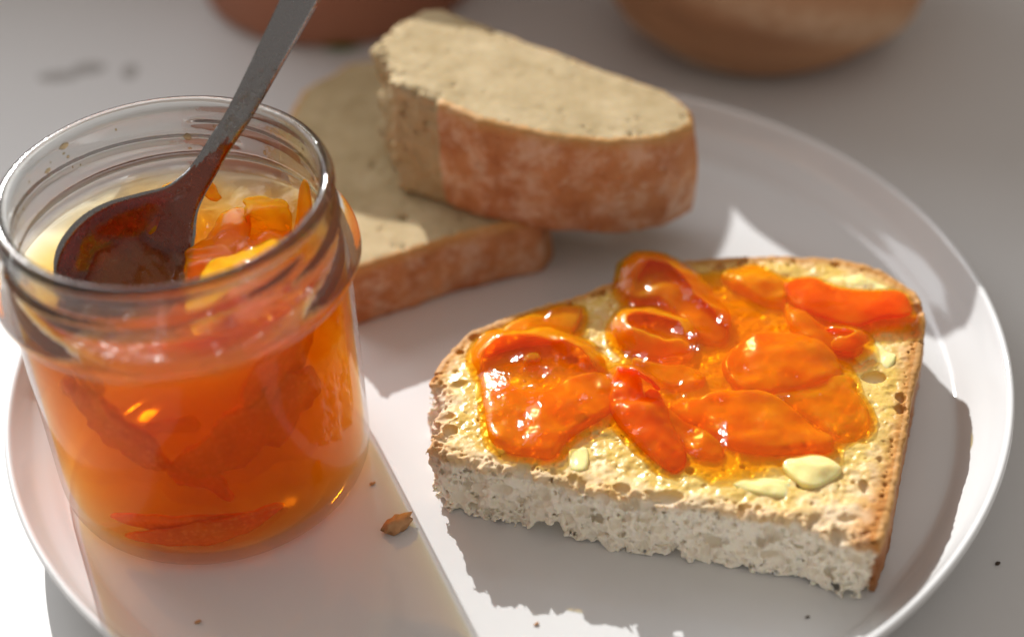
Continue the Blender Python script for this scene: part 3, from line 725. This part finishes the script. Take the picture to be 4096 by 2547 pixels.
    strip(wall_arc(266, 338, 2.5, 3.4, 2.95, .2), [.2, .8, 1.1, 1.2, .6], .15, 'peel_jar', tilt=H, seed=34, rough=.15)
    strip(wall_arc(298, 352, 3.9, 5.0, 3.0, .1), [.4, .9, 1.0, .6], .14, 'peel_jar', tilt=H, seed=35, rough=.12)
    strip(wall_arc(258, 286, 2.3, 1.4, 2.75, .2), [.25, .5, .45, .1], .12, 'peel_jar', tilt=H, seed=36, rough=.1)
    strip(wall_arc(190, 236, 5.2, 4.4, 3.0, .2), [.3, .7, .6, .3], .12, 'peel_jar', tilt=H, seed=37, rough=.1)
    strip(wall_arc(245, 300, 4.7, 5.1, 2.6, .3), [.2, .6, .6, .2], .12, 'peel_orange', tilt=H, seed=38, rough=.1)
    for k in range(6):
        a = vr.uniform(0, 6.28); r0 = vr.uniform(.4, 1.8); z = vr.uniform(1.2, 4.6)
        c = np.array((r0 * math.cos(a), r0 * math.sin(a), z)); d = vr.normal(size=3); d /= np.linalg.norm(d); d[2] *= .4
        strip([c - d, c + np.array((0, 0, .2)), c + d], .5, .12, 'peel_jar', tilt=vr.uniform(0, 3), seed=50 + k, rough=.1, n=20)
    # strips breaking the surface in the mouth
    strip([(2.25, .35, 5.6), (2.62, 1.0, 6.1), (2.72, 1.75, 6.7)], [.3, .42, .2], .05, 'peel_orange', tilt=.9, seed=41, rough=.07)
    strip([(.45, -1.8, 5.8), (1.1, -.85, 6.25), (2.0, -.2, 6.42), (2.85, -.25, 6.1)], [.4, .7, .65, .35], .06, 'peel_amber', tilt=.45, seed=42, rough=.13)
    strip([(-.9, 1.4, 5.6), (-.55, 2.4, 6.15), (.15, 2.75, 6.2), (.6, 2.2, 5.8)], [.2, .3, .3, .2], .06, 'peel_amber', tilt=.6, seed=43, rough=.08)
    strip([(.55, -.5, 5.5), (.75, .6, 5.72), (1.05, 1.9, 5.8)], [.5, .65, .35], .06, 'peel_orange', tilt=.2, seed=44, rough=.12)
    strip([(-3.15, -.4, 5.6), (-3.0, -1.0, 6.15), (-2.6, -1.6, 6.1)], [.28, .4, .28], .06, 'peel_amber', tilt=1.1, seed=45)
    strip([(1.6, .7, 5.6), (1.9, 1.5, 5.9), (1.5, 2.4, 5.9)], [.4, .55, .35], .06, 'peel_clear', tilt=-.2, seed=46, rough=.1)
build_jar()

# ------------------------------------------------------------------ spoon
def build_spoon():
    base = np.array((-9.25, -2.45, 5.55))
    t = thing('spoon', 'steel teaspoon with marmalade coated bowl leaning in the open jar', 'spoon', base)
    ctrl = np.array([(-9.55, -2.72, 5.55), (-9.0, -2.15, 5.72), (-8.38, -1.44, 6.10), (-7.6, -.75, 6.62), (-6.69, -.03, 7.34), (-6.15, .33, 7.98),
                     (-5.57, .52, 8.72), (-4.55, .95, 10.25), (-3.3, 1.55, 12.15), (-2.1, 2.1, 13.9)])
    n = 200; P = spline(ctrl, n); T = np.gradient(P, axis=0)
    seg = np.linalg.norm(np.diff(P, axis=0), axis=1); s = np.concatenate([[0], np.cumsum(seg)])
    T /= np.linalg.norm(T, axis=1)[:, None]
    face = np.array((.30, -.74, .60))
    def ip(x, xs, ys):
        xs = np.array(xs, float); ys = np.array(ys, float); m_ = np.gradient(ys, xs)
        k = np.clip(np.searchsorted(xs, x) - 1, 0, len(xs) - 2); w_ = xs[k + 1] - xs[k]; t_ = np.clip((x - xs[k]) / w_, 0, 1)
        return ((2 * t_ ** 3 - 3 * t_ ** 2 + 1) * ys[k] + (t_ ** 3 - 2 * t_ ** 2 + t_) * w_ * m_[k] + (-2 * t_ ** 3 + 3 * t_ ** 2) * ys[k + 1] + (t_ ** 3 - t_ ** 2) * w_ * m_[k + 1])
    hw = ip(s, [0, .15, .5, 1.1, 1.9, 2.7, 3.3, 3.8, 4.2, 4.8, 5.6, 7, 10, 13.5], [.12, .55, .98, 1.32, 1.42, 1.18, .80, .46, .34, .28, .27, .31, .42, .52])
    dep = ip(s, [0, .4, 1.1, 1.9, 2.7, 3.4, 4.1, 5], [0, .2, .5, .62, .48, .2, .05, 0])
    th = np.interp(s, [0, 3, 4.2, 6, 13.5], [.05, .06, .10, .11, .09])
    m = 17; top = []; bot = []
    for k in range(n):
        N = face - T[k] * (face @ T[k]); N /= np.linalg.norm(N); B = np.cross(T[k], N)
        v = np.linspace(-1, 1, m)
        c = P[k] + (v * hw[k])[:, None] * B - (dep[k] * (1 - v ** 2))[:, None] * N
        bev = (th[k] * np.sqrt(np.clip(1 - np.abs(v) ** 6, 0, 1)))[:, None]
        top.append(c + bev * N); bot.append(c - bev * N)
    top = np.array(top); bot = np.array(bot)
    wob = .018 * vnoise(top.reshape(-1, 3), .45, 91).reshape(n, m, 1) * np.clip((s - 4.5) / 1.5, 0, 1)[:, None, None]
    top = top + wob * face
    def shell(k0, k1):
        V = np.concatenate([top[k0:k1].reshape(-1, 3), bot[k0:k1].reshape(-1, 3)]); q = k1 - k0; F = []
        o = q * m
        for i in range(q - 1):
            for j in range(m - 1):
                a = i * m + j
                F.append((a, a + 1, a + m + 1, a + m)); F.append((o + a, o + a + m, o + a + m + 1, o + a + 1))
            F.append((i * m, (i + 1) * m, o + (i + 1) * m, o + i * m)); e = m - 1
            F.append((i * m + e, o + i * m + e, o + (i + 1) * m + e, (i + 1) * m + e))
        for i in ([0] if k0 == 0 else [q - 1]):
            for j in range(m - 1):
                a = i * m + j; F.append((a, o + a, o + a + 1, a + 1) if i == 0 else (a, a + 1, o + a + 1, o + a))
        return V, F
    kn = int(np.searchsorted(s, 4.1))
    V, F = shell(0, kn + 1); add('bowl', new_mesh('spoon_bowl', rel(V, base), F), M['steel'], t)
    V, F = shell(kn, n); add('handle', new_mesh('spoon_handle', rel(V, base), F), M['steel'], t)
    # marmalade clinging to the inside of the bowl and the neck
    ke = int(np.searchsorted(s, 5.9)); jj = range(1, m - 1); up_ = []; lo_ = []
    for k in range(1, ke):
        N = face - T[k] * (face @ T[k]); N /= np.linalg.norm(N)
        edge = np.clip((s[ke] - s[k]) / .5, 0, 1)
        for j in jj:
            v = j / (m - 1) * 2 - 1
            if s[k] > 4.4 and v < -.9: pass
            q = math.sqrt(max(0, 1 - (abs(v) / .9) ** 4)) * edge
            p = top[k, j]
            hgt = (.05 + .14 * min(1, dep[k] / .5)) * q + .03 * vnoise(p[None], .4, 95)[0] * q
            up_.append(p + N * (hgt + .004)); lo_.append(p + N * .003)
    w = len(jj); q = len(up_) // w; V = np.array(up_ + lo_); o = q * w; F = []
    for i in range(q - 1):
        for j in range(w - 1):
            v = j / (w - 1) * 2 - 1
            if s[i + 1] > 5.1 + .45 * math.sin(v * 2.2 + .6) + .12 * math.sin(v * 9): continue
            a = i * w + j; F.append((a, a + 1, a + w + 1, a + w))
    add('marmalade_coating', new_mesh('spoon_film', rel(V[:o], base), F), M['film'], t)
build_spoon()

# ------------------------------------------------------------------ bread slices stacked behind
def build_slices():
    # lower slice, lying on the plate
    base = np.array((-2.2, 7.0, PZ))
    t = thing('bread_slice', 'lower slice of white bread lying flat on the plate under the thicker slice', 'bread', base, 'untoasted bread slices')
    poly = [(-4.05, 2.45), (-1.0, 3.75), (1.05, 4.35), (1.35, 4.9), (1.1, 6.5), (.3, 9.2), (-1.0, 11.6), (-2.6, 12.75), (-4.2, 12.6), (-5.6, 11.2), (-6.0, 9.4), (-5.6, 6.5), (-4.9, 4.0)]
    def one(t, base, poly, crust_edges, f0, f1, seed, bulge, steps=None):
        V, Q, d2, cr, (z0, z1), dc = bread_field(poly, crust_edges, f0, f1, .085, .16, .022, 700, seed, .14, (), bulge)
        Q = keep_big(V, Q)
        pale = np.clip((V[:, 2] - z1 + .35) / .3, 0, 1) * .8
        at = dict(pale=pale)
        fc = (cr[Q].mean(1) > .5) & (d2[Q].mean(1) > -.16)
        v, q, a = submesh(V, Q, ~fc, at); add('crumb', new_mesh('slice_crumb', rel(v, base), q, a), M['soft_crumb'], t)
        v, q, a = submesh(V, Q, fc, at); add('crust', new_mesh('slice_crust', rel(v, base), q, a), M['loaf_crust'], t)
    one(t, base, poly, {0, 1, 2, 3, 4, 5, 6, 7, 8, 9, 10}, lambda X, Y: PZ + 0 * X, lambda X, Y: 2.55 + 0 * X, 61, .0)
    # upper slice, thicker, tilted, its right end hanging over the plate
    base2 = np.array((.5, 6.6, 2.57))
    t2 = thing('bread_slice', 'thick upper slice of crusty white bread resting across the lower slice', 'bread', base2, 'untoasted bread slices')
    poly2 = [(-1.45, 5.05), (-.4, 4.35), (1.4, 3.95), (2.9, 4.0), (4.3, 4.45), (5.1, 5.2), (5.15, 6.0), (4.6, 6.8), (3.1, 7.5), (.95, 8.7), (-1.3, 9.9), (-2.2, 9.4), (-2.65, 8.6), (-3.05, 7.3), (-2.5, 6.35), (-2.7, 5.8)]
    one(t2, base2, poly2, {0, 1, 2, 3, 4, 5, 6, 7, 8, 9}, lambda X, Y: 2.58 - .16 * np.maximum(X - 0, 0) + 0 * Y, lambda X, Y: 5.55 - .19 * (X - 0) - .02 * (Y - 6), 64, .14)
build_slices()

# ------------------------------------------------------------------ terracotta pot and big loaf behind the plate
def build_background():
    base = (-5.1, 22.3, 0)
    t = thing('flower_pot', 'brown terracotta pot standing behind the bread slices', 'pot', base)
    pr = [(.001, .01), (4.2, .0), (4.5, .06), (4.75, .3), (5.6, 8.0), (5.9, 9.0), (6.25, 9.05), (6.3, 10.4), (6.1, 10.6), (5.9, 10.5), (5.7, 9.2), (5.5, 8.5)]
    V, F = lathe(pr, 96); add('body', new_mesh('pot_body', V, F), M['terracotta'], t)
    V, F = lathe([(5.6, 9.3), (4, 9.5), (2, 9.6), (.001, 9.65)], 48); add('soil', new_mesh('pot_soil', V, F), M['soil'], t)
    # the small green bit at the foot of the pot
    P, F = sweep([(-5.55, 17.75, .05), (-4.9, 17.55, .16), (-4.3, 17.7, .06)], [.08, .26, .05], .03, tilt=.2, seed=77, n=14, m=8)
    o = add('leaf', new_mesh('fallen_leaf', rel(P, (-4.9, 17.6, 0)), F), M['leaf'], loc=(-4.9, 17.6, 0))
    tag(o, 'tiny fallen green leaf on the table at the foot of the terracotta pot', 'leaf')
    # loaf
    base = (9.0, 18.0, 0)
    n, m = 160, 90; V = []; G = []
    for i in range(m + 1):
        u = i / m; ph = u * math.pi
        for j in range(n):
            a = 2 * math.pi * j / n
            sp = math.sin(a * 3 + u * 16.0); g = max(0, sp) ** 1.5
            z = 12.0 * u ** 1.4 if u < .5 else 12.0 * (.5 ** 1.4 + (1 - .5 ** 1.4) * math.sin((u - .5) * math.pi))
            R = np.interp(z, [0, .12, .5, 1.4, 3, 5, 7, 9, 10.5, 11.5, 11.9, 12], [0, 3.2, 4.1, 4.9, 5.6, 6.0, 6.0, 5.4, 4.3, 2.6, 1.2, 0]) * (1 + .03 * sp)
            V.append((R * math.cos(a), R * math.sin(a), z + .02)); G.append(g)
    V = np.array(V); V += .12 * np.stack([vnoise(V, 1.8, 101), vnoise(V, 1.8, 102), 0 * V[:, 0]], -1)
    F = np.array([(i * n + j, i * n + (j + 1) % n, (i + 1) * n + (j + 1) % n, (i + 1) * n + j) for i in range(m) for j in range(n)])
    o = add('bread_loaf', new_mesh('bread_loaf', V, F, dict(groove=G)), M['rustic'], loc=base)
    tag(o, 'large round brown rustic loaf standing on the table beyond the plate', 'loaf')
build_background()

# ------------------------------------------------------------------ crumbs
def build_crumbs():
    spec = [((-2.67, -4.72, PZ + .12), .30, 'flake', 'large flaky crust crumb on the plate between jar and toast', None),
            ((.36, -7.75, PZ + .025), .045, 'flake', 'tiny crumb on the plate in front of the toast', 'tiny crumbs on the plate'),
            ((-6.95, -7.2, PZ + .03), .06, 'flake', 'small brown crumb in the jar shadow on the plate', 'tiny crumbs on the plate'),
            ((-3.28, -3.27, PZ + .03), .06, 'flake', 'tiny speck beside the base of the jar', 'tiny crumbs on the plate'),
            ((6.15, -7.95, PZ + .02), .04, 'soil', 'tiny dark speck on the plate near the crust tip', 'tiny crumbs on the plate'),
            ((10.76, -6.11, .025), .06, 'soil', 'tiny dark speck on the table outside the plate', None)]
    for k, (c, r, m, lab, g) in enumerate(spec):
        n, q = 18, 10; V = []
        for i in range(q + 1):
            ph = math.pi * i / q - math.pi / 2
            for j in range(n):
                th = 2 * math.pi * j / n
                V.append((math.cos(ph) * math.cos(th), math.cos(ph) * math.sin(th), math.sin(ph)))
        V = np.array(V); d = 1 + .32 * vnoise(V + k * 5, .6, 111) + .25 * vnoise(V + k * 5, .25, 112)
        V = V * d[:, None] * r * np.array((1.25, .7, .55))
        ca, sa = math.cos(.5), math.sin(.5); V = np.stack([V[:, 0] * ca - V[:, 1] * sa, V[:, 0] * sa + V[:, 1] * ca, V[:, 2]], -1)
        F = [(i * n + j, i * n + (j + 1) % n, (i + 1) * n + (j + 1) % n, (i + 1) * n + j) for i in range(q) for j in range(n)]
        o = add('bread_crumb' if m != 'soil' else 'speck', new_mesh('crumb_bit', V, F), M[m], loc=(c[0], c[1], c[2] + (.0 if k else .02)))
        tag(o, lab, 'crumb', g)
build_crumbs()
